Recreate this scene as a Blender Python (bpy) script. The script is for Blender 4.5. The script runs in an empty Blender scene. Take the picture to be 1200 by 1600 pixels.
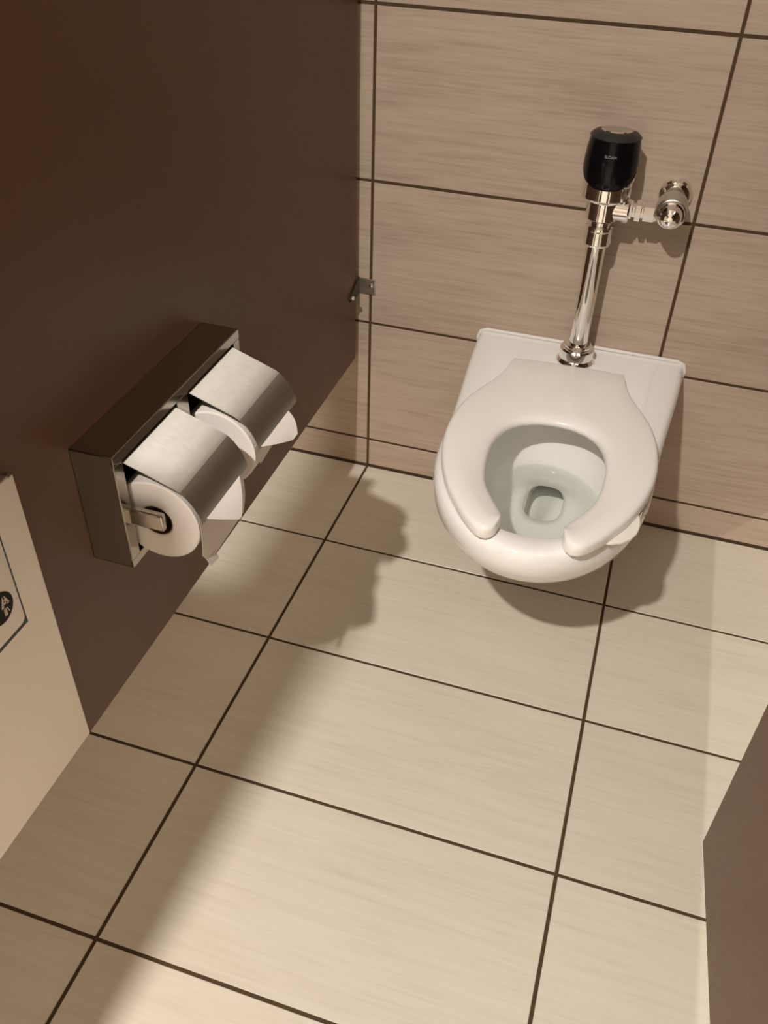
import bpy, bmesh, math, random
from mathutils import Vector, Matrix

SC = bpy.context.scene
COL = SC.collection

# ------------------------------------------------------------------ camera
cam_d = bpy.data.cameras.new('camera')
cam = bpy.data.objects.new('camera', cam_d)
COL.objects.link(cam)
cam_d.sensor_fit = 'HORIZONTAL'
cam_d.sensor_width = 36.0
cam_d.lens = 36.0 * 1376.19 / 1200.0
cam_d.clip_start = 0.02
RIGHT = Vector((0.95205769, 0.30479838, 0.02615547))
UP = Vector((-0.21185725, 0.59523503, 0.77512048))
FWD = Vector((-0.22068682, 0.74350064, -0.63127184))
cam.matrix_world = Matrix(((RIGHT.x, UP.x, -FWD.x, 0.5300),
                           (RIGHT.y, UP.y, -FWD.y, -1.6326),
                           (RIGHT.z, UP.z, -FWD.z, 1.2530),
                           (0, 0, 0, 1)))
SC.camera = cam

# ------------------------------------------------------------------ world, exposure
world = bpy.data.worlds.new('world')
SC.world = world
world.use_nodes = True
world.node_tree.nodes['Background'].inputs[0].default_value = (0.9, 0.8, 0.68, 1)
world.node_tree.nodes['Background'].inputs[1].default_value = 0.02
SC.view_settings.view_transform = 'Standard'
SC.view_settings.look = 'None'
SC.view_settings.gamma = 1.0
SC.view_settings.use_curve_mapping = False
SC.view_settings.exposure = 0.20

# the three recessed lamps of the ceiling (x, y, watts); each is built below in make_lamp
CEIL = 2.80
LAMP_COL = (1.0, 0.945, 0.88)
LAMPS = [(0.0, -2.52, 88.0, 0.04, 'round recessed ceiling downlight above the stall doorway'),
         (3.10, -2.52, 60.0, 0.04, 'round recessed ceiling downlight to the right beyond the stall partition')]


# ------------------------------------------------------------------ helpers
def link(o, parent=None):
    COL.objects.link(o)
    if parent is not None:
        o.parent = parent
    return o


def finish(me, mat, smooth=None):
    if mat is not None:
        me.materials.append(mat)
    if smooth is not None:
        for p in me.polygons:
            p.use_smooth = True
        me.set_sharp_from_angle(angle=math.radians(smooth))
    return me


def mesh_obj(name, verts, faces, mat, parent=None, smooth=None):
    me = bpy.data.meshes.new(name)
    me.from_pydata([tuple(v) for v in verts], [], faces)
    bm = bmesh.new(); bm.from_mesh(me)
    bmesh.ops.recalc_face_normals(bm, faces=bm.faces)
    bm.to_mesh(me); bm.free()
    finish(me, mat, smooth)
    return link(bpy.data.objects.new(name, me), parent)


def bm_obj(name, bm, mat, parent=None, smooth=None):
    me = bpy.data.meshes.new(name)
    bmesh.ops.recalc_face_normals(bm, faces=bm.faces)
    bm.to_mesh(me); bm.free()
    finish(me, mat, smooth)
    return link(bpy.data.objects.new(name, me), parent)


def add_box(bm, x0, x1, y0, y1, z0, z1, bev=0.0, seg=2):
    vs = [bm.verts.new(v) for v in ((x0, y0, z0), (x1, y0, z0), (x1, y1, z0), (x0, y1, z0),
                                    (x0, y0, z1), (x1, y0, z1), (x1, y1, z1), (x0, y1, z1))]
    fs = [bm.faces.new([vs[i] for i in f]) for f in ((0, 3, 2, 1), (4, 5, 6, 7), (0, 1, 5, 4), (1, 2, 6, 5), (2, 3, 7, 6), (3, 0, 4, 7))]
    if bev > 0:
        es = list({e for f in fs for e in f.edges})
        bmesh.ops.bevel(bm, geom=es, offset=bev, segments=seg, profile=0.5, affect='EDGES')


def box(name, x0, x1, y0, y1, z0, z1, mat, parent=None, bev=0.0, seg=2):
    bm = bmesh.new()
    add_box(bm, x0, x1, y0, y1, z0, z1, bev, seg)
    return bm_obj(name, bm, mat, parent, 20 if bev else None)


def add_lathe(bm, prof, centre=(0, 0, 0), axis='Z', n=40, cap=True):
    """prof: list of (radius, height along the axis)"""
    c = Vector(centre)
    rings = []
    dense = [prof[0]]
    for (r0, h0), (r1, h1) in zip(prof, prof[1:]):
        ln = math.hypot(r1 - r0, h1 - h0)
        if ln > 0.003:
            for t in (0.0005 / ln, 1 - 0.0005 / ln):
                dense.append((r0 + (r1 - r0) * t, h0 + (h1 - h0) * t))
        dense.append((r1, h1))
    for r, h in dense:
        ring = []
        for i in range(n):
            a = 2 * math.pi * i / n
            u, v = r * math.cos(a), r * math.sin(a)
            if axis == 'Z': p = Vector((u, v, h))
            elif axis == 'Y': p = Vector((u, h, v))
            else: p = Vector((h, u, v))
            ring.append(bm.verts.new(c + p))
        rings.append(ring)
    for a, b in zip(rings, rings[1:]):
        for i in range(n):
            j = (i + 1) % n
            bm.faces.new((a[i], a[j], b[j], b[i]))
    if cap:
        bm.faces.new(rings[0]); bm.faces.new(rings[-1])


def lathe(name, prof, centre, axis, mat, parent=None, n=40, cap=True, smooth=35):
    bm = bmesh.new()
    add_lathe(bm, prof, centre, axis, n, cap)
    return bm_obj(name, bm, mat, parent, smooth)


def loft(name, rings, mat, parent=None, smooth=40, closed=True, cap0=True, cap1=True):
    n = len(rings[0])
    verts = [p for r in rings for p in r]
    faces = []
    for k in range(len(rings) - 1):
        for i in range(n if closed else n - 1):
            j = (i + 1) % n
            faces.append((k * n + i, k * n + j, (k + 1) * n + j, (k + 1) * n + i))
    if cap0: faces.append(tuple(range(n)))
    if cap1: faces.append(tuple(range((len(rings) - 1) * n, len(rings) * n)))
    return mesh_obj(name, verts, faces, mat, parent, smooth)


def thing(name, label, cat, loc=(0, 0, 0), group=None):
    o = bpy.data.objects.new(name, None)
    o.empty_display_size = 0.05
    COL.objects.link(o)
    o.location = loc
    o['label'] = label; o['category'] = cat
    if group: o['group'] = group
    return o


def adopt(root):
    """shift the children so that their world place is kept although the empty stands at the base"""
    off = root.location
    for ch in root.children:
        ch.matrix_parent_inverse = Matrix.Translation(-off)


def sheet(name, pts_uv, mat, parent, thick=0.0008, smooth=50):
    """thin sheet from a grid of points, given a real thickness"""
    rows = len(pts_uv); cols = len(pts_uv[0])
    P = [[Vector(p) for p in r] for r in pts_uv]
    N = [[None] * cols for _ in range(rows)]
    for i in range(rows):
        for j in range(cols):
            du = P[min(i + 1, rows - 1)][j] - P[max(i - 1, 0)][j]
            dv = P[i][min(j + 1, cols - 1)] - P[i][max(j - 1, 0)]
            nn = du.cross(dv)
            N[i][j] = nn.normalized() if nn.length > 1e-12 else Vector((1, 0, 0))
    verts = [P[i][j] for i in range(rows) for j in range(cols)] + \
            [P[i][j] - N[i][j] * thick for i in range(rows) for j in range(cols)]
    m = rows * cols
    q = lambda i, j, s: s * m + i * cols + j
    faces = []
    for i in range(rows - 1):
        for j in range(cols - 1):
            faces.append((q(i, j, 0), q(i + 1, j, 0), q(i + 1, j + 1, 0), q(i, j + 1, 0)))
            faces.append((q(i, j, 1), q(i, j + 1, 1), q(i + 1, j + 1, 1), q(i + 1, j, 1)))
    for i in range(rows - 1):
        faces.append((q(i, 0, 0), q(i, 0, 1), q(i + 1, 0, 1), q(i + 1, 0, 0)))
        faces.append((q(i, cols - 1, 0), q(i + 1, cols - 1, 0), q(i + 1, cols - 1, 1), q(i, cols - 1, 1)))
    for j in range(cols - 1):
        faces.append((q(0, j, 0), q(0, j + 1, 0), q(0, j + 1, 1), q(0, j, 1)))
        faces.append((q(rows - 1, j, 0), q(rows - 1, j, 1), q(rows - 1, j + 1, 1), q(rows - 1, j + 1, 0)))
    return mesh_obj(name, verts, faces, mat, parent, smooth)


# ------------------------------------------------------------------ materials
def new_mat(name):
    m = bpy.data.materials.new(name)
    m.use_nodes = True
    nt = m.node_tree
    return m, nt, nt.nodes['Principled BSDF']


def plain(name, col, rough, metal=0.0, spec=0.5, coat=0.0):
    m, nt, b = new_mat(name)
    b.inputs['Base Color'].default_value = (*col, 1)
    b.inputs['Roughness'].default_value = rough
    b.inputs['Metallic'].default_value = metal
    b.inputs['Specular IOR Level'].default_value = spec
    b.inputs['Coat Weight'].default_value = coat
    return m


def noise_on_rough(nt, b, scale, lo, hi, coords='Object', stretch=(1, 1, 1)):
    tc = nt.nodes.new('ShaderNodeTexCoord')
    mp = nt.nodes.new('ShaderNodeMapping')
    mp.inputs['Scale'].default_value = stretch
    nz = nt.nodes.new('ShaderNodeTexNoise')
    nz.inputs['Scale'].default_value = scale
    nz.inputs['Detail'].default_value = 4
    mr = nt.nodes.new('ShaderNodeMapRange')
    mr.inputs['To Min'].default_value = lo; mr.inputs['To Max'].default_value = hi
    nt.links.new(tc.outputs[coords], mp.inputs[0])
    nt.links.new(mp.outputs[0], nz.inputs['Vector'])
    nt.links.new(nz.outputs['Fac'], mr.inputs[0])
    nt.links.new(mr.outputs[0], b.inputs['Roughness'])
    return nz


def tile_material(name, pale, mid, dark, fine, strength, rough, spec):
    """porcelain tile with fine straight veins along its length (local X), across: local Y"""
    m, nt, b = new_mat(name)
    L = nt.links
    tc = nt.nodes.new('ShaderNodeTexCoord')
    oi = nt.nodes.new('ShaderNodeObjectInfo')
    off = nt.nodes.new('ShaderNodeMath'); off.operation = 'MULTIPLY'; off.inputs[1].default_value = 37.0
    L.new(oi.outputs['Random'], off.inputs[0])
    cmb = nt.nodes.new('ShaderNodeCombineXYZ')
    L.new(off.outputs[0], cmb.inputs[0]); L.new(off.outputs[0], cmb.inputs[1]); L.new(off.outputs[0], cmb.inputs[2])
    add = nt.nodes.new('ShaderNodeVectorMath'); add.operation = 'ADD'
    L.new(tc.outputs['Object'], add.inputs[0]); L.new(cmb.outputs[0], add.inputs[1])

    def veins(sx, sy, detail, dist):
        mp = nt.nodes.new('ShaderNodeMapping')
        mp.inputs['Scale'].default_value = (sx, sy, 0.0)
        mp.inputs['Rotation'].default_value = (0, 0, 0.02)
        nz = nt.nodes.new('ShaderNodeTexNoise')
        nz.inputs['Scale'].default_value = 1.0
        nz.inputs['Detail'].default_value = detail
        nz.inputs['Roughness'].default_value = 0.62
        nz.inputs['Distortion'].default_value = dist
        L.new(add.outputs[0], mp.inputs[0]); L.new(mp.outputs[0], nz.inputs['Vector'])
        return nz.outputs['Fac']
    v1 = veins(5.0, 85.0, 5, 0.3)
    v2 = veins(9.0, 230.0 * fine, 3, 0.1)
    v3 = veins(1.6, 9.0, 3, 0.6)
    r1 = nt.nodes.new('ShaderNodeValToRGB')
    r1.color_ramp.elements[0].position = 0.34; r1.color_ramp.elements[0].color = (*dark, 1)
    r1.color_ramp.elements[1].position = 0.66; r1.color_ramp.elements[1].color = (*pale, 1)
    e = r1.color_ramp.elements.new(0.5); e.color = (*mid, 1)
    mixv = nt.nodes.new('ShaderNodeMix'); mixv.data_type = 'FLOAT'
    mixv.inputs['Factor'].default_value = 0.45
    L.new(v1, mixv.inputs[2]); L.new(v2, mixv.inputs[3])
    mix2 = nt.nodes.new('ShaderNodeMix'); mix2.data_type = 'FLOAT'
    mix2.inputs['Factor'].default_value = 0.30
    L.new(mixv.outputs[0], mix2.inputs[2]); L.new(v3, mix2.inputs[3])
    L.new(mix2.outputs[0], r1.inputs[0])
    fin = nt.nodes.new('ShaderNodeMix'); fin.data_type = 'RGBA'
    fin.inputs['Factor'].default_value = strength
    fin.inputs[6].default_value = (*mid, 1)
    L.new(r1.outputs[0], fin.inputs[7])
    # each tile a touch lighter or darker
    hv = nt.nodes.new('ShaderNodeHueSaturation')
    mr = nt.nodes.new('ShaderNodeMapRange')
    mr.inputs['To Min'].default_value = 0.97; mr.inputs['To Max'].default_value = 1.03
    L.new(oi.outputs['Random'], mr.inputs[0]); L.new(mr.outputs[0], hv.inputs['Value'])
    L.new(fin.outputs[2], hv.inputs['Color']); L.new(hv.outputs[0], b.inputs['Base Color'])
    b.inputs['Roughness'].default_value = rough
    b.inputs['Specular IOR Level'].default_value = spec
    bp = nt.nodes.new('ShaderNodeBump')
    bp.inputs['Strength'].default_value = 0.08; bp.inputs['Distance'].default_value = 0.001
    L.new(v2, bp.inputs['Height']); L.new(bp.outputs[0], b.inputs['Normal'])
    return m


M = {}
M['floor_tile'] = tile_material('floor_tile', (0.70, 0.645, 0.555), (0.645, 0.585, 0.49), (0.55, 0.485, 0.39), 0.8, 0.7, 0.42, 0.4)
M['wall_tile'] = tile_material('wall_tile', (0.505, 0.405, 0.325), (0.435, 0.34, 0.265), (0.30, 0.225, 0.165), 1.0, 0.8, 0.5, 0.35)
M['grout'] = plain('grout', (0.075, 0.046, 0.024), 0.9, 0, 0.2)
M['plaster'] = plain('plaster', (0.82, 0.79, 0.74), 0.8, 0, 0.3)
M['paint'] = plain('paint', (0.50, 0.44, 0.375), 0.7, 0, 0.3)


def laminate(name, col):
    m, nt, b = new_mat(name)
    b.inputs['Base Color'].default_value = (*col, 1)
    b.inputs['Specular IOR Level'].default_value = 0.3
    noise_on_rough(nt, b, 60, 0.30, 0.40)
    bp = nt.nodes.new('ShaderNodeBump'); nz = nt.nodes.new('ShaderNodeTexNoise')
    nz.inputs['Scale'].default_value = 900
    bp.inputs['Strength'].default_value = 0.05; bp.inputs['Distance'].default_value = 0.001
    nt.links.new(nz.outputs['Fac'], bp.inputs['Height']); nt.links.new(bp.outputs[0], b.inputs['Normal'])
    return m


M['laminate'] = laminate('brown_laminate', (0.130, 0.066, 0.036))
M['laminate_edge'] = plain('laminate_edge', (0.06, 0.045, 0.032), 0.5)


def brushed(name, col, rough, along):
    m, nt, b = new_mat(name)
    b.inputs['Base Color'].default_value = (*col, 1)
    b.inputs['Metallic'].default_value = 1.0
    st = {'X': (2, 300, 300), 'Y': (300, 2, 300), 'Z': (300, 300, 2)}[along]
    nz = noise_on_rough(nt, b, 1.0, rough - 0.05, rough + 0.07, 'Object', st)
    bp = nt.nodes.new('ShaderNodeBump')
    bp.inputs['Strength'].default_value = 0.05; bp.inputs['Distance'].default_value = 0.0003
    nt.links.new(nz.outputs['Fac'], bp.inputs['Height']); nt.links.new(bp.outputs[0], b.inputs['Normal'])
    return m


M['steel'] = brushed('brushed_steel', (0.47, 0.43, 0.375), 0.17, 'Y')
M['hood'] = brushed('brushed_hood_steel', (0.455, 0.435, 0.395), 0.485, 'X')
hb = M['hood'].node_tree.nodes['Principled BSDF']
hb.inputs['Anisotropic'].default_value = 0.889
htan = M['hood'].node_tree.nodes.new('ShaderNodeCombineXYZ'); htan.inputs[1].default_value = 1.0
M['hood'].node_tree.links.new(htan.outputs[0], hb.inputs['Tangent'])
M['steel_z'] = brushed('satin_steel', (0.78, 0.71, 0.64), 0.42, 'Z')
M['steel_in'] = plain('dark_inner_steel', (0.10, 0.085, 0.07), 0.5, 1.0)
M['chrome'] = plain('chrome', (0.86, 0.84, 0.81), 0.06, 1.0)
M['satin_chrome'] = plain('satin_chrome', (0.62, 0.59, 0.55), 0.30, 1.0)
M['porcelain'] = plain('porcelain', (0.93, 0.91, 0.885), 0.10, 0, 0.5, 0.6)
M['seat'] = plain('seat_plastic', (0.93, 0.895, 0.85), 0.16, 0, 0.5, 0.0)
M['tab'] = plain('tab_plastic', (0.88, 0.83, 0.76), 0.3)
M['bumper'] = plain('bumper_rubber', (0.50, 0.40, 0.30), 0.6)
M['caulk'] = plain('caulk', (0.78, 0.75, 0.70), 0.5)
M['black'] = plain('black_plastic', (0.004, 0.004, 0.0045), 0.16, 0, 0.25)
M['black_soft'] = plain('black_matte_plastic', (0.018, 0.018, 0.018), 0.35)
M['print'] = plain('white_print', (0.30, 0.30, 0.30), 0.5)
M['paper'] = plain('tissue_paper', (0.80, 0.735, 0.68), 0.95, 0, 0.1)
M['core'] = plain('cardboard_core', (0.10, 0.05, 0.03), 0.9, 0, 0.1)
M['sticker'] = plain('sticker_black', (0.012, 0.012, 0.012), 0.6, 0, 0.2)
M['sticker_print'] = plain('sticker_pale', (0.62, 0.54, 0.40), 0.45)

# water: clear, reflecting by Fresnel, slightly tinted
wm = bpy.data.materials.new('water'); wm.use_nodes = True
nt = wm.node_tree
for nd in list(nt.nodes): nt.nodes.remove(nd)
out = nt.nodes.new('ShaderNodeOutputMaterial')
tr = nt.nodes.new('ShaderNodeBsdfTransparent'); tr.inputs[0].default_value = (0.94, 0.965, 0.93, 1)
gl = nt.nodes.new('ShaderNodeBsdfGlossy'); gl.inputs['Roughness'].default_value = 0.02
fr = nt.nodes.new('ShaderNodeFresnel'); fr.inputs[0].default_value = 1.33
mx = nt.nodes.new('ShaderNodeMixShader')
nt.links.new(fr.outputs[0], mx.inputs[0]); nt.links.new(tr.outputs[0], mx.inputs[1])
nt.links.new(gl.outputs[0], mx.inputs[2]); nt.links.new(mx.outputs[0], out.inputs[0])
M['water'] = wm


# ------------------------------------------------------------------ room shell
RX0, RX1, RY0 = -1.30, 4.00, -3.90
JOINT = 0.0056
Z1 = 0.0762           # height of the cut bottom course on the wall
D0 = 0.2896           # depth of the first floor row
DROW = 0.3013


def structure(o):
    o['kind'] = 'structure'
    return o


floor = structure(box('floor', RX0, RX1, RY0, 0.06, -0.10, -0.0016, M['grout']))
wall_back = structure(box('wall_back', RX0, RX1, 0.0016, 0.12, -0.0016, CEIL, M['grout']))
ceiling = structure(box('ceiling', RX0, RX1, RY0, 0.12, CEIL, CEIL + 0.1, M['plaster']))
wall_left = structure(box('wall_left', RX0 - 0.1, RX0, RY0, 0.12, -0.1, CEIL, M['paint']))
wall_right = structure(box('wall_right', RX1, RX1 + 0.1, RY0, 0.12, -0.1, CEIL, M['paint']))
wall_front = structure(box('wall_front', RX0, RX1, RY0 - 0.1, RY0, -0.1, CEIL, M['paint']))

_tile_cache = {}


def tile_mesh(w, d, mat):
    key = (round(w, 4), round(d, 4), mat)
    if key not in _tile_cache:
        bm = bmesh.new()
        add_box(bm, -w / 2, w / 2, -d / 2, d / 2, -0.009, 0.0)
        top = [e for e in bm.edges if all(abs(v.co.z) < 1e-6 for v in e.verts)]
        bmesh.ops.bevel(bm, geom=top, offset=0.0009, segments=1, affect='EDGES')
        bmesh.ops.recalc_face_normals(bm, faces=bm.faces)
        me = bpy.data.meshes.new('tile'); bm.to_mesh(me); bm.free()
        me.materials.append(M[mat])
        _tile_cache[key] = me
    return _tile_cache[key]


def tile(parent, me, loc, rot=(0, 0, 0)):
    o = bpy.data.objects.new('tile', me)
    COL.objects.link(o)
    o.parent = parent
    o.location = loc; o.rotation_euler = rot
    return o


cols = []
k0 = math.floor(RX0 / 0.6); k1 = math.ceil(RX1 / 0.6)
for k in range(k0, k1):
    a, b = max(k * 0.6, RX0), min((k + 1) * 0.6, RX1)
    if b - a > 0.02: cols.append((a + (JOINT / 2), b - (JOINT / 2)))
# floor tiles
y = 0.0; rows = []
yy = -D0
rows.append((-0.003, -D0))
while yy > RY0 + 0.02:
    nx = max(yy - DROW, RY0)
    rows.append((yy, nx)); yy = nx
for (ya, yb) in rows:
    a, b = ya - (JOINT / 2 if ya < -0.01 else 0.001), yb + JOINT / 2
    for (xa, xb) in cols:
        tile(floor, tile_mesh(xb - xa, a - b, 'floor_tile'), ((xa + xb) / 2, (a + b) / 2, 0))
# wall tiles
zz = Z1; crs = [(0.002, Z1)]
while zz < CEIL - 0.02:
    nx = min(zz + 0.3, CEIL); crs.append((zz, nx)); zz = nx
for (za, zb) in crs:
    a, b = za + JOINT / 2, zb - JOINT / 2
    for (xa, xb) in cols:
        tile(wall_back, tile_mesh(xb - xa, b - a, 'wall_tile'), ((xa + xb) / 2, 0, (a + b) / 2), (math.pi / 2, 0, 0))


# ------------------------------------------------------------------ lamps in the ceiling
def make_lamp(x, y, watts, r, label):
    t = thing('ceiling_downlight', label, 'ceiling lamp', (x, y, CEIL), 'recessed ceiling downlights')
    lathe('trim_ring', [(r + 0.004, -0.001), (r + 0.030, -0.001), (r + 0.030, -0.006), (r + 0.012, -0.010), (r + 0.004, -0.004)],
          (0, 0, 0), 'Z', M['plaster'], t, n=32, cap=False)
    em = bpy.data.materials.get('lamp_lens')
    if em is None:
        em, nt, b = new_mat('lamp_lens')
        b.inputs['Emission Color'].default_value = (*LAMP_COL, 1)
        b.inputs['Emission Strength'].default_value = 30.0
    lathe('lens', [(r + 0.004, -0.001), (r + 0.004, -0.0025)], (0, 0, 0), 'Z', em, t, n=32)
    ld = bpy.data.lights.new('downlight_glow', 'AREA')
    ld.shape = 'DISK'; ld.size = 2 * r
    ld.energy = watts; ld.color = LAMP_COL
    lo = bpy.data.objects.new('downlight_glow', ld)
    COL.objects.link(lo); lo.parent = t; lo.location = (0, 0, -0.012)
    return t


for L_ in LAMPS: make_lamp(*L_)

# ------------------------------------------------------------------ stall panels
PX = -0.026          # face of the left partition
PTOP = 1.722
FRONT = -1.75

part_l = thing('toilet_partition', 'dark brown laminate stall partition carrying the tissue dispenser', 'partition', (PX - 0.0125, -0.8, 0.30), 'stall partitions')
box('panel', PX - 0.025, PX, FRONT + 0.01, -0.018, 0.297, PTOP, M['laminate'], part_l, 0.0012)
# bracket that ties the panel to the tiled wall
bm = bmesh.new()
add_box(bm, PX + 0.002, 0.0115, -0.0045, -0.0012, 0.4435, 0.4775, 0.0014)
br = bm_obj('wall_bracket', bm, M['satin_chrome'], part_l, 20)
br['label'] = 'satin metal angle bracket'
prof = [(-0.0012, 0.4435), (-0.0012, 0.4775), (-0.018, 0.4765), (-0.058, 0.459), (-0.060, 0.452), (-0.057, 0.446), (-0.018, 0.4435)]
vs = [(PX + 0.0003, a, b) for a, b in prof] + [(PX + 0.0035, a, b) for a, b in prof]
n = len(prof)
mesh_obj('bracket_leg', vs, [tuple(range(n)), tuple(range(2 * n - 1, n - 1, -1))] + [(i, (i + 1) % n, n + (i + 1) % n, n + i) for i in range(n)], M['steel_in'], br)
lathe('screw', [(0.0001, -0.0085), (0.003, -0.0075), (0.0046, -0.0045), (0.0046, -0.002)], (0.0025, 0, 0.4625), 'Y', M['chrome'], br, n=20)
lathe('screw', [(0.0046, 0.0), (0.0046, 0.003), (0.003, 0.0055), (0.0001, 0.0065)], (PX + 0.003, -0.052, 0.4525), 'X', M['chrome'], br, n=20)
adopt(part_l)

part_r = thing('toilet_partition', 'brown laminate stall partition on the right behind the open door', 'partition', (1.0425, -0.8, 0.30), 'stall partitions')
box('panel', 1.03, 1.055, FRONT + 0.01, -0.018, 0.297, PTOP, M['laminate'], part_r, 0.0012)
adopt(part_r)

pil_l = thing('pilaster', 'narrow brown pilaster at the left of the stall doorway', 'pilaster', (0.0, FRONT, 0))
box('panel', PX - 0.20, 0.050, FRONT - 0.016, FRONT + 0.009, 0.10, PTOP, M['laminate'], pil_l, 0.0012)
box('shoe', PX - 0.203, 0.053, FRONT - 0.019, FRONT + 0.012, 0.0, 0.10, M['steel_z'], pil_l, 0.001)
adopt(pil_l)
pil_r = thing('pilaster', 'wider brown pilaster that carries the hinges of the stall door', 'pilaster', (0.9, FRONT, 0))
box('panel', 0.815, 1.11, FRONT - 0.016, FRONT + 0.009, 0.10, PTOP, M['laminate'], pil_r, 0.0012)
box('shoe', 0.812, 1.113, FRONT - 0.019, FRONT + 0.012, 0.0, 0.10, M['steel_z'], pil_r, 0.001)
adopt(pil_r)

# the door swung inwards
door = thing('stall_door', 'brown laminate stall door standing open at the right edge', 'door', (0.742, -0.973, 0.30))
ang = math.atan2(0.014, 0.204)
door.rotation_euler = (0, 0, ang)
box('panel', 0.0, 0.025, -0.745, 0.0, 0.0, 1.40, M['laminate'], door, 0.0012)
for hz in (0.12, 1.22):
    lathe('hinge', [(0.008, hz), (0.008, hz + 0.08)], (0.034, -0.73, 0), 'Z', M['satin_chrome'], door, n=20)

# ------------------------------------------------------------------ toilet bowl
XC = 0.444
toilet = thing('toilet', 'white wall-hung porcelain toilet bowl with open-front seat', 'toilet', (XC, 0, 0.07))
LEV = [  # z, half width at the wall, half width of the bowl, length from the wall
    (0.070, 0.085, 0.060, 0.160),
    (0.085, 0.105, 0.085, 0.235),
    (0.110, 0.125, 0.105, 0.320),
    (0.150, 0.145, 0.125, 0.405),
    (0.200, 0.165, 0.142, 0.485),
    (0.250, 0.182, 0.156, 0.548),
    (0.300, 0.194, 0.168, 0.603),
    (0.335, 0.200, 0.175, 0.637),
    (0.360, 0.203, 0.179, 0.653),
    (0.380, 0.205, 0.181, 0.658),
    (0.392, 0.205, 0.1805, 0.657),
    (0.399, 0.203, 0.179, 0.655),
    (0.4035, 0.199, 0.175, 0.651),
    (0.405, 0.193, 0.169, 0.645),
]


def outer_loop(z, wd, wb, Lf, back=0.0):
    yc = -min(0.40, Lf * 0.61)
    pts = []
    ns, nf, nb = 14, 40, 12
    for i in range(ns):
        t = i / ns
        s = t * t * (3 - 2 * t)
        pts.append((XC - (wd + (wb - wd) * s), back + (yc - back) * t, z))
    for i in range(nf + 1):
        a = math.pi * i / nf
        pts.append((XC - wb * math.cos(a), yc - (Lf + yc) * math.sin(a) ** 0.96, z))
    for i in range(ns - 1, -1, -1):
        t = i / ns
        s = t * t * (3 - 2 * t)
        pts.append((XC + (wd + (wb - wd) * s), back + (yc - back) * t, z))
    for i in range(1, nb):
        pts.append((XC + wd - 2 * wd * i / nb, back, z))
    return pts


rings = []
for (z, wd, wb, Lf) in LEV:
    bk = -0.0015
    rings.append(outer_loop(z, wd, wb, Lf, bk))
ref = rings[-1]
INN = [  # z, half width, front y, back y
    (0.405, 0.134, -0.618, -0.258),
    (0.402, 0.130, -0.614, -0.264),
    (0.394, 0.127, -0.611, -0.268),
    (0.376, 0.127, -0.611, -0.268),
    (0.372, 0.130, -0.614, -0.262),
    (0.368, 0.140, -0.620, -0.244),
    (0.345, 0.140, -0.616, -0.242),
    (0.310, 0.131, -0.590, -0.250),
    (0.285, 0.117, -0.556, -0.253),
    (0.265, 0.106, -0.525, -0.247),
    (0.245, 0.092, -0.485, -0.240),
    (0.228, 0.076, -0.440, -0.231),
    (0.215, 0.059, -0.390, -0.222),
    (0.207, 0.046, -0.345, -0.214),
    (0.201, 0.039, -0.318, -0.209),
    (0.194, 0.0365, -0.312, -0.199),
    (0.180, 0.0355, -0.303, -0.176),
    (0.160, 0.0350, -0.287, -0.146),
    (0.135, 0.0330, -0.262, -0.110),
]
cy0 = -0.40
angs = [math.atan2(p[1] - cy0, p[0] - XC) for p in ref]
for (z, a, yf, yb) in INN:
    c = (yf + yb) / 2
    h = (yb - yf) / 2
    e = 0.94 - 0.16 * min(max((0.24 - z) / 0.04, 0), 1)
    ring = []
    for t in angs:
        ca, sa = math.cos(t), math.sin(t)
        ring.append((XC + a * math.copysign(abs(ca) ** e, ca), c + h * math.copysign(abs(sa) ** e, sa), z))
    rings.append(ring)
bowl = loft('bowl', rings, M['porcelain'], toilet, smooth=60)
# water standing in the bowl
zw = 0.285
N = 64
a, yf, yb = 0.1175, -0.558, -0.2565
wt = mesh_obj('water', [(XC + a * math.cos(2 * math.pi * i / N), (yf + yb) / 2 + (yb - yf) / 2 * math.sin(2 * math.pi * i / N), zw) for i in range(N)],
         [tuple(range(N))], M['water'], toilet)
if wt.data.polygons[0].normal.z < 0: wt.data.flip_normals()
# caulk bead against the tiles
bm = bmesh.new()
path = [(XC - 0.2, 0.15), (XC - 0.207, 0.30), (XC - 0.208, 0.39), (XC - 0.203, 0.404), (XC - 0.19, 0.4085), (XC, 0.409), (XC + 0.19, 0.4085),
        (XC + 0.203, 0.404), (XC + 0.208, 0.39), (XC + 0.207, 0.30), (XC + 0.2, 0.15)]
path[0] = (XC - 0.148, 0.15); path[1] = (XC - 0.196, 0.30); path[-2] = (XC + 0.196, 0.30); path[-1] = (XC + 0.148, 0.15)
rg = []
for i, (px, pz) in enumerate(path):
    p0 = Vector(path[max(i - 1, 0)]); p1 = Vector(path[min(i + 1, len(path) - 1)])
    d = (p1 - p0).normalized(); nrm = Vector((-d.y, d.x))
    rg.append([bm.verts.new((px + nrm.x * 0.0035 * math.cos(k), -0.001 - 0.004 * max(math.sin(k), 0), pz + nrm.y * 0.0035 * math.cos(k)))
               for k in [j * math.pi / 5 for j in range(6)]])
for A, B in zip(rg, rg[1:]):
    for j in range(5): bm.faces.new((A[j], A[j + 1], B[j + 1], B[j]))
    bm.faces.new((A[5], A[0], B[0], B[5]))
bm.faces.new(rg[0]); bm.faces.new(rg[-1])
bm_obj('caulk_bead', bm, M['caulk'], toilet, 60)


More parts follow.
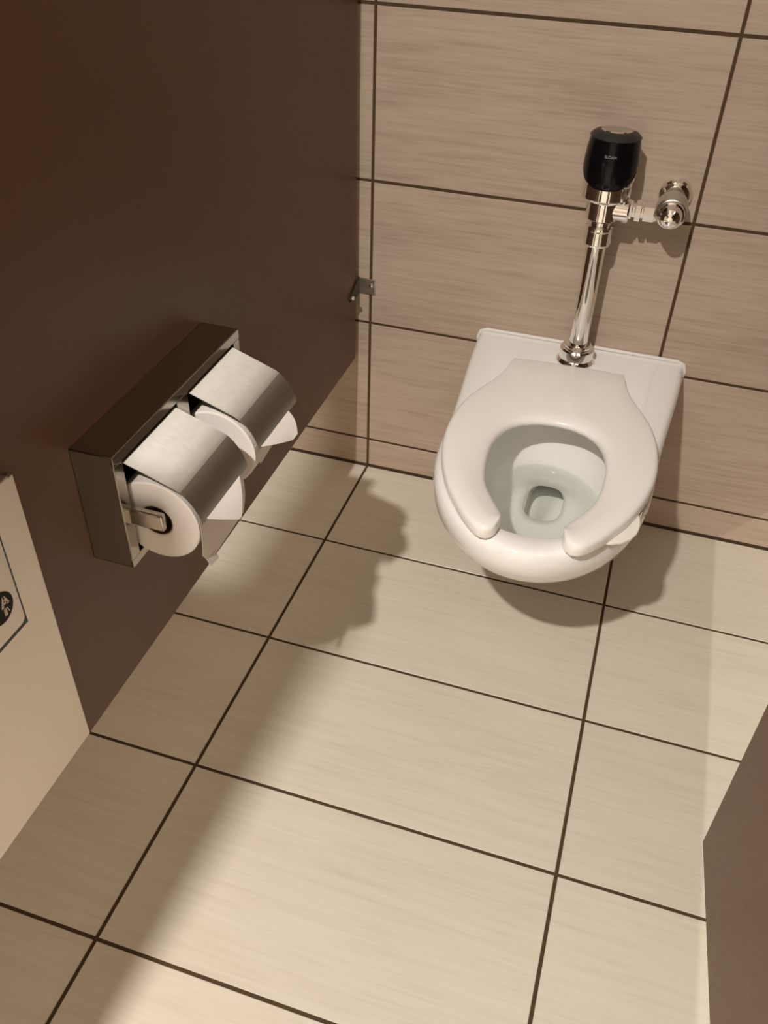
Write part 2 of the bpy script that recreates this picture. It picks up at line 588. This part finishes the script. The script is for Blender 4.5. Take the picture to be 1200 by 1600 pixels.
# seat ------------------------------------------------------------
def catmull(P, n):
    P = [Vector(p) for p in P]
    Q = [2 * P[0] - P[1]] + P + [2 * P[-1] - P[-2]]
    dense = []
    for i in range(1, len(Q) - 2):
        p0, p1, p2, p3 = Q[i - 1], Q[i], Q[i + 1], Q[i + 2]
        for k in range(20):
            t = k / 20
            dense.append(0.5 * ((2 * p1) + (p2 - p0) * t + (2 * p0 - 5 * p1 + 4 * p2 - p3) * t * t + (3 * p1 - p0 - 3 * p2 + p3) * t ** 3))
    dense.append(P[-1])
    s = [0]
    for a_, b_ in zip(dense, dense[1:]): s.append(s[-1] + (b_ - a_).length)
    res = []; j = 0
    for i in range(n):
        tgt = s[-1] * i / (n - 1)
        while j < len(s) - 2 and s[j + 1] < tgt: j += 1
        u = (tgt - s[j]) / max(s[j + 1] - s[j], 1e-9)
        res.append(dense[j].lerp(dense[j + 1], min(max(u, 0), 1)))
    return res


out_half = [(0.0475, -0.612), (0.0490, -0.630), (0.056, -0.6435), (0.068, -0.648), (0.083, -0.640), (0.102, -0.619), (0.121, -0.590), (0.142, -0.552),
            (0.161, -0.500), (0.172, -0.450), (0.1755, -0.400), (0.172, -0.350), (0.161, -0.298), (0.142, -0.250),
            (0.122, -0.208), (0.110, -0.165), (0.1055, -0.140), (0.103, -0.130)]
in_half = [(0.0470, -0.606), (0.051, -0.590), (0.066, -0.563), (0.083, -0.528), (0.092, -0.485), (0.0945, -0.430), (0.088, -0.387), (0.073, -0.355), (0.055, -0.337)]
nA, nB = 60, 22
oh = catmull(out_half, nA); ih = catmull(in_half, nA)
ob = [Vector((0.103 - 0.206 * i / (nB - 1), -0.130 + 0.004 * math.sin(math.pi * i / (nB - 1)))) for i in range(nB)]
ib = catmull([(0.055, -0.337), (0.030, -0.3255), (0, -0.3215), (-0.030, -0.3255), (-0.055, -0.337)], nB)
mir = lambda L_: [Vector((-p.x, p.y)) for p in reversed(L_)]
OUT = oh + ob[1:-1] + mir(oh)
INC = ih + ib[1:-1] + mir(ih)
SZ = 0.4085
seat_rings = []
for o_, i_ in zip(OUT, INC):
    d = i_ - o_; w = d.length; d = d / w
    k = min(1.0, w / 0.07)
    prof = [(0.006 * k, 0.0), (0.001 * k, 0.0012), (0.0, 0.004), (0.0, 0.0145), (0.0012 * k, 0.0185), (0.0045 * k, 0.0212), (0.010 * k, 0.0225),
            (w * 0.32, 0.0228), (w * 0.5, 0.0222), (w - 0.028 * k, 0.0205), (w - 0.015 * k, 0.0180), (w - 0.007 * k, 0.0155), (w - 0.002 * k, 0.0125), (w, 0.008), (w - 0.001 * k, 0.0035), (w - 0.006 * k, 0.0)]
    seat_rings.append([(o_.x + d.x * s, o_.y + d.y * s, SZ + h) for s, h in prof])
seat = loft('seat', seat_rings, M['seat'], toilet, smooth=55)
seat['label'] = 'glossy white open-front seat'
# seat is set a trifle askew about the hinge
CS = Vector((0.446, -0.38, 0))
seat_rot = Matrix.Translation(CS) @ Matrix.Rotation(math.radians(2.2), 4, 'Z') @ Matrix.Translation((0, 0.38, 0))
seat.data.transform(seat_rot)
# lift tab under the right side
tabp = [(0.548, -0.598), (0.560, -0.601), (0.574, -0.5975), (0.588, -0.590), (0.599, -0.578), (0.6065, -0.562), (0.609, -0.545), (0.608, -0.528), (0.603, -0.510), (0.590, -0.505), (0.572, -0.545)]
nt_ = len(tabp)
tv = [(x_, y_, 0.4065) for x_, y_ in tabp] + [(x_, y_, 0.4115) for x_, y_ in tabp]
tb = mesh_obj('lift_tab', tv, [tuple(range(nt_)), tuple(range(2 * nt_ - 1, nt_ - 1, -1))] + [(i, (i + 1) % nt_, nt_ + (i + 1) % nt_, nt_ + i) for i in range(nt_)], M['tab'], seat)
tb['label'] = 'rounded white lift tab'
bmod = tb.modifiers.new('soft', 'BEVEL'); bmod.width = 0.0015; bmod.segments = 2
box('bumper', 0.600, 0.610, -0.512, -0.490, 0.385, 0.4085, M['bumper'], seat, 0.002)
box('bumper', 0.575, 0.5875, -0.585, -0.570, 0.405, 0.4085, M['bumper'], seat, 0.001)
# hinge posts under the back of the seat
for sx in (-0.07, 0.07):
    box('hinge', XC + sx - 0.02, XC + sx + 0.02, -0.165, -0.138, 0.404, 0.4105, M['seat'], seat, 0.002)
adopt(toilet)

# ------------------------------------------------------------------ flush valve
VX, VY = 0.4425, -0.062
valve = thing('flush_valve', 'chrome sensor flush valve with black cap above the toilet', 'flush valve', (VX, VY, 0.405))
c = (VX, VY, 0)
lathe('tailpiece', [(0.0175, 0.43), (0.0175, 0.655)], c, 'Z', M['chrome'], valve, n=48)
lathe('spud_flange', [(0.037, 0.4055), (0.037, 0.409), (0.034, 0.414), (0.0325, 0.416), (0.0325, 0.433), (0.030, 0.4365), (0.0265, 0.4375), (0.0265, 0.442),
                      (0.0235, 0.4445), (0.019, 0.445)], c, 'Z', M['chrome'], valve, n=48)
lathe('coupling_nut', [(0.019, 0.641), (0.0235, 0.6415), (0.0245, 0.645), (0.0245, 0.668), (0.0252, 0.670), (0.0252, 0.675), (0.0235, 0.6775), (0.0195, 0.6785), (0.0195, 0.690)], c, 'Z', M['chrome'], valve, n=12)
bd = lathe('valve_body', [(0.020, 0.686), (0.026, 0.6872), (0.0285, 0.690), (0.0285, 0.7195), (0.030, 0.722), (0.0395, 0.7245), (0.0418, 0.728), (0.0418, 0.7505), (0.040, 0.7535), (0.036, 0.756)], c, 'Z', M['chrome'], valve, n=56)
# sensor head: chrome shell with a black face in front, tapering upwards
shell_prof = [(0.0415, 0.752), (0.0432, 0.758), (0.0440, 0.772), (0.0436, 0.790), (0.0418, 0.808), (0.0392, 0.823), (0.0380, 0.828), (0.036, 0.8305), (0.0001, 0.8305)]
lathe('head_shell', shell_prof, c, 'Z', M['chrome'], valve, n=64)


def shell_r(z):
    for (r0, z0), (r1, z1) in zip(shell_prof, shell_prof[1:]):
        if z0 <= z <= z1: return r0 + (r1 - r0) * (z - z0) / max(z1 - z0, 1e-9)
    return shell_prof[-2][0]


# black face: covers the front of the shell, with a rounded lower border
rows_ = []
n_u, n_v = 49, 22
for j in range(n_v):
    row = []
    for i in range(n_u):
        u = -1 + 2 * i / (n_u - 1)
        th = u * math.radians(98)
        zlow = 0.748 + 0.050 * abs(u) ** 2.6
        ztop = 0.8255
        z = zlow + (ztop - zlow) * j / (n_v - 1)
        r = shell_r(min(max(z, 0.7525), 0.829)) + 0.0022
        if z < 0.7525: r = 0.0432 + 0.0006
        row.append((VX + r * math.sin(th), VY - r * math.cos(th), z))
    rows_.append(row)
face = sheet('sensor_face', rows_, M['black'], valve, thick=-0.0035, smooth=60)
face['label'] = 'glossy black sensor face'
# sloping matte brow and chrome crescent on the top of the head
brow = []
for j in range(7):
    t = j / 6
    row = []
    for i in range(25):
        th = math.radians(-96 + 192 * i / 24)
        r = 0.0405 - 0.0145 * t
        row.append((VX + r * math.sin(th), VY - r * math.cos(th), 0.8245 + 0.0095 * math.sin(t * math.pi / 2)))
    brow.append(row)
sheet('brow', brow, M['black_soft'], valve, thick=0.003, smooth=60)
arc = []
for i in range(25):
    th = math.radians(-70 + 140 * i / 24)
    q = []
    for (r, z) in ((0.0275, 0.8300), (0.0275, 0.8365), (0.0262, 0.8380), (0.0235, 0.8380), (0.0225, 0.8365), (0.0225, 0.8300)):
        q.append((VX + r * math.sin(th), VY - r * math.cos(th), z))
    arc.append(q)
loft('crescent', arc, M['chrome'], valve, smooth=40)
lathe('crown_disc', [(0.0345, 0.8290), (0.0345, 0.8315), (0.033, 0.8325), (0.0215, 0.8328), (0.0205, 0.8328), (0.0001, 0.8328)], c, 'Z', M['satin_chrome'], valve, n=48)
# maker's word on the face
fc = bpy.data.curves.new('word', 'FONT'); fc.body = 'SLOAN'; fc.size = 0.0062; fc.align_x = 'CENTER'; fc.extrude = 0.0
to = bpy.data.objects.new('word', fc); COL.objects.link(to)
dg = bpy.context.evaluated_depsgraph_get()
me = bpy.data.meshes.new_from_object(to.evaluated_get(dg))
bpy.data.objects.remove(to)
bm = bmesh.new(); bm.from_mesh(me)
bmesh.ops.subdivide_edges(bm, edges=bm.edges, cuts=1)
for v in bm.verts:
    z = 0.8015 + v.co.y
    r = shell_r(z) + 0.0026
    th = v.co.x / r
    v.co = Vector((VX + r * math.sin(th), VY - r * math.cos(th), z))
bm_obj('lettering', bm, M['print'], face)
# outlet boss at the right, union and control stop
SX, SZ_ = 0.5565, 0.7165
lathe('side_boss', [(0.0215, 0.014), (0.0215, 0.043), (0.0200, 0.0455), (0.0135, 0.046)], (VX, VY, 0.7065), 'X', M['chrome'], valve, n=40)
lathe('union_nut', [(0.013, 0.043), (0.0165, 0.0435), (0.0165, 0.0495), (0.0125, 0.0505), (0.0125, 0.0545), (0.0190, 0.0555), (0.0190, 0.0645), (0.0125, 0.0655), (0.0125, 0.0685), (0.0172, 0.0695), (0.0172, 0.0865), (0.014, 0.092)],
      (VX, VY, 0.7085), 'X', M['chrome'], valve, n=8, smooth=25)
stop = lathe('control_stop', [(0.0125, -0.030), (0.0245, -0.033), (0.0262, -0.038), (0.0262, -0.078), (0.0250, -0.0825), (0.0225, -0.084)], (SX, 0, SZ_), 'Y', M['satin_chrome'], valve, n=48)
lathe('stop_cap', [(0.0235, -0.080), (0.0235, -0.087), (0.0222, -0.0895), (0.0196, -0.0905), (0.0196, -0.093), (0.0185, -0.0985), (0.0155, -0.1035), (0.010, -0.107), (0.0045, -0.1085), (0.0001, -0.1088)],
      (SX, 0, SZ_), 'Y', M['chrome'], stop, n=48)
lathe('supply_pipe', [(0.0135, -0.001), (0.0135, -0.034)], (SX, 0, SZ_ + 0.004), 'Y', M['chrome'], valve, n=32)
lathe('wall_flange', [(0.0290, -0.0005), (0.0290, -0.003), (0.0275, -0.0085), (0.0235, -0.0135), (0.018, -0.016), (0.0145, -0.0165), (0.0140, -0.012)],
      (SX + 0.001, 0, 0.7245), 'Y', M['chrome'], valve, n=48)
adopt(valve)

# ------------------------------------------------------------------ double tissue dispenser on the partition
DY0, DY1, DZ0, DZ1, DXF = -0.981, -0.662, 0.529, 0.6895, 0.0275
disp = thing('tissue_dispenser', 'brushed steel double toilet tissue dispenser mounted on dark partition', 'dispenser', (PX, (DY0 + DY1) / 2, DZ0))
xb = PX + 0.0003
bm = bmesh.new()
tk = 0.0022
add_box(bm, xb, DXF, DY0, DY1, DZ1 - tk, DZ1, 0.0008)          # top
add_box(bm, xb, DXF, DY0, DY1, DZ0, DZ0 + tk, 0.0008)          # bottom
add_box(bm, xb, DXF, DY0, DY0 + tk, DZ0, DZ1, 0.0008)          # near side
add_box(bm, xb, DXF, DY1 - tk, DY1, DZ0, DZ1, 0.0008)          # far side
case = bm_obj('case', bm, M['steel'], disp, 20)
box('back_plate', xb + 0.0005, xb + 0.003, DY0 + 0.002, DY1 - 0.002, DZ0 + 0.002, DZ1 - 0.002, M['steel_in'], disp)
bm = bmesh.new()
f0, f1 = DXF - 0.002, DXF + 0.0006
add_box(bm, f0, f1, DY0, DY1, DZ1 - 0.0135, DZ1 - 0.0004, 0.0006)
add_box(bm, f0, f1, DY0, DY1, DZ0 + 0.0004, DZ0 + 0.0115, 0.0006)
add_box(bm, f0, f1, DY0 + 0.0003, DY0 + 0.017, DZ0 + 0.0115, DZ1 - 0.0135, 0.0006)
add_box(bm, f0, f1, DY1 - 0.017, DY1 - 0.0003, DZ0 + 0.0115, DZ1 - 0.0135, 0.0006)
add_box(bm, f0, f1, -0.838, -0.811, DZ0 + 0.0115, DZ1 - 0.0135, 0.0006)
bm_obj('front_frame', bm, M['steel'], disp, 20)
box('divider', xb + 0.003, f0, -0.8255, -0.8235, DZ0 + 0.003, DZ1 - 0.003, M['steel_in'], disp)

HC = (0.0550, 0.5965)


def hood_profile():
    pr = [(0.012, 0.6735), (0.022, 0.6722), (0.0295, 0.6705), (0.050, 0.6632), (0.070, 0.6558), (0.0888, 0.6487)]
    for k in range(1, 13):
        a = math.radians(55.5 - (55.5 - 9) * k / 12)
        pr.append((HC[0] + 0.0628 * math.cos(a), HC[1] + 0.0628 * math.sin(a)))
    return pr


SPANS = [(-0.963, -0.842), (-0.807, -0.683)]
for (ya, yb) in SPANS:
    hp = hood_profile()
    grid = [[(x_, yb + (ya - yb) * j / 2, z_) for j in range(3)] for (x_, z_) in hp]
    h = sheet('hood', grid, M['hood'], disp, thick=0.0009, smooth=10)
    # spindle arm on the near side, and its axle through the roll
    bm = bmesh.new()
    add_box(bm, f0 - 0.004, 0.0735, ya - 0.012, ya - 0.003, 0.5925, 0.6155, 0.0022, 2)
    arm = bm_obj('spindle_arm', bm, M['steel'], disp, 20)
    lathe('axle', [(0.009, ya - 0.004), (0.009, yb - 0.006)], (0.060, 0, 0.5985), 'Y', M['black_soft'], arm, n=20)
adopt(disp)

# ------------------------------------------------------------------ tissue rolls
RC = (0.0535, 0.5905); RR = 0.0548
ROLL_LABELS = ['white tissue roll in the nearer bay of the steel dispenser, long tail hanging',
               'white tissue roll in the farther bay of the steel dispenser, short pointed tail']
for idx, (ya, yb) in enumerate(SPANS):
    y0, y1 = ya + 0.006, yb - 0.006
    rl = thing('toilet_paper_roll', ROLL_LABELS[idx], 'toilet roll', (RC[0], (y0 + y1) / 2, RC[1] - RR), 'toilet rolls in the dispenser')
    prof = [(0.0205, y0 + 0.001), (0.022, y0), (RR - 0.002, y0), (RR, y0 + 0.0015), (RR, y1 - 0.0015), (RR - 0.002, y1), (0.022, y1), (0.0205, y1 - 0.001)]
    bm = bmesh.new()
    add_lathe(bm, prof + [prof[0]], (RC[0], 0, RC[1]), 'Y', 64, cap=False)
    bmesh.ops.remove_doubles(bm, verts=bm.verts, dist=1e-6)
    bm_obj('tissue', bm, M['paper'], rl, 50)
    bm = bmesh.new()
    cp = [(0.0203, y0 + 0.001), (0.0203, y1 - 0.001), (0.0190, y1 - 0.001), (0.0190, y0 + 0.001)]
    add_lathe(bm, cp + [cp[0]], (RC[0], 0, RC[1]), 'Y', 40, cap=False)
    bmesh.ops.remove_doubles(bm, verts=bm.verts, dist=1e-6)
    bm_obj('core', bm, M['core'], rl, 50)
    if idx == 0:
        # hanging sheet
        grid = []
        for i in range(10):
            t = i / 9
            row = []
            for j in range(11):
                s = j / 10
                y_ = y0 + 0.002 + (y1 - y0 + 0.001) * s
                zb = 0.528 + 0.004 * s + 0.022 * max(0, 1 - s / 0.12)
                z_ = 0.607 + (zb - 0.607) * t
                x_ = 0.1095 + 0.0030 * math.sin(math.pi * t) * (0.4 + s) - 0.002 * t
                row.append((x_, y_, z_))
            grid.append(row)
        sheet('hanging_sheet', grid, M['paper'], rl, thick=0.0004)
        curl = [[(0.1075 + 0.005 * t, -0.948 + 0.021 * s, 0.540 - 0.011 * t - 0.004 * s * t) for s in (0, 0.5, 1)] for t in (0, 0.5, 1)]
        sheet('curled_corner', curl, M['paper'], rl, thick=0.0004)
        A, B, C_ = Vector((0.1165, -0.954, 0.609)), Vector((0.1160, -0.862, 0.609)), Vector((0.1400, -0.9105, 0.5850))
    else:
        grid = []
        for i in range(6):
            t = i / 5
            grid.append([(0.1085 - 0.003 * t, y0 + (y1 - y0) * s + 0.02 * t * (1 - s), 0.605 - 0.03 * t - 0.01 * t * (1 - s)) for s in (0, 0.25, 0.5, 0.75, 1)])
        sheet('hanging_sheet', grid, M['paper'], rl, thick=0.0004)
        A, B, C_ = Vector((0.1165, -0.803, 0.609)), Vector((0.1160, -0.710, 0.609)), Vector((0.1400, -0.735, 0.591))
    grid = []
    for i in range(9):
        t = i / 8
        e0 = A.lerp(C_, t); e1 = B.lerp(C_, t)
        if idx == 1:
            e0 = A.lerp(C_ + Vector((-0.002, -0.011, -0.003)), t); e1 = B.lerp(C_, t) + Vector((0, 0.004, 0.0)) * math.sin(math.pi * t)
        else:
            e0 = A.lerp(C_ + Vector((0, -0.006, 0)), t)
        grid.append([e0.lerp(e1, s) + Vector((0.0022 * math.sin(math.pi * t), 0, 0)) for s in (0, 0.33, 0.67, 1)])
    fp = sheet('folded_point', grid, M['paper'], rl, thick=0.0005)
    fp['label'] = 'folded white paper point'
    adopt(rl)

# ------------------------------------------------------------------ steel disposal unit low on the partition
unit = thing('sanitary_disposal', 'satin steel disposal unit low on the partition at the left edge', 'disposal unit', (PX, -1.24, 0.30))
box('face_panel', PX + 0.0003, PX + 0.006, -1.405, -1.0745, 0.3075, 0.7225, M['steel_z'], unit, 0.0008)
box('top_rail', PX + 0.0003, PX + 0.010, -1.405, -1.085, 0.7215, 0.7285, M['steel_z'], unit, 0.0015)
# flap door with rounded lower corner
ya, yb, za, zb, rr = -1.375, -1.1225, 0.5665, 0.712, 0.008
pts = []
for (cy_, cz_, a0) in ((yb - rr, za + rr, -90), (yb - rr, zb - rr, 0), (ya + rr, zb - rr, 90), (ya + rr, za + rr, 180)):
    for k in range(7):
        a_ = math.radians(a0 + 15 * k)
        pts.append((cy_ + rr * math.cos(a_), cz_ + rr * math.sin(a_)))
x0, x1 = PX + 0.0062, PX + 0.0145
nn = len(pts)
ring = lambda x_, ins: [(x_, p[0] + (ins if p[0] < (ya + yb) / 2 else -ins), p[1] + (ins if p[1] < (za + zb) / 2 else -ins)) for p in pts]
flap = loft('flap_door', [ring(x0, 0), ring(x1 - 0.0015, 0), ring(x1 - 0.0004, 0.0005), ring(x1, 0.0016)], M['steel_z'], unit, smooth=30)
box('flap_shadow_plate', PX + 0.0058, PX + 0.0075, ya - 0.003, yb + 0.0080, za - 0.0130, zb + 0.002, M['black_soft'], unit, 0.0005)  # added dark plate, stands in for the shadow the flap casts on the panel
# round black sticker with pale print
scy, scz, sr = -1.1500, 0.6085, 0.0185
st = lathe('sticker', [(sr, x1 + 0.0001), (sr, x1 + 0.0005)], (0, scy, scz), 'X', M['sticker'], flap, n=48)
st['label'] = 'round black sticker with pale pictogram'
xs = x1 + 0.0006


def strip(name, p, q, w):
    p, q = Vector(p), Vector(q)
    d = (q - p).normalized(); nrm = Vector((-d.y, d.x)) * w / 2
    P4 = [p + nrm, p - nrm, q - nrm, q + nrm]
    vs_ = [(xs, scy + v.x, scz + v.y) for v in P4] + [(xs + 0.0002, scy + v.x, scz + v.y) for v in P4]
    return vs_


marks = [((0.002, -0.002), (0.0065, 0.0105), 0.0032), ((0.0115, -0.001), (0.0068, 0.0105), 0.0032), ((0.004, 0.0018), (0.0105, 0.0018), 0.0022),
         ((0.0045, -0.013), (0.0045, -0.004), 0.0040), ((0.0100, -0.0115), (0.0075, -0.004), 0.0012),
         ((-0.010, -0.009), (-0.002, 0.004), 0.0030), ((-0.012, 0.004), (-0.003, 0.010), 0.0028)]
V_, F_ = [], []
for mk in marks:
    b0 = len(V_); V_ += strip('m', *mk)
    F_ += [tuple(b0 + i for i in f) for f in ((0, 1, 2, 3), (7, 6, 5, 4), (0, 4, 5, 1), (1, 5, 6, 2), (2, 6, 7, 3), (3, 7, 4, 0))]
mesh_obj('pictogram', V_, F_, M['sticker_print'], flap)
adopt(unit)
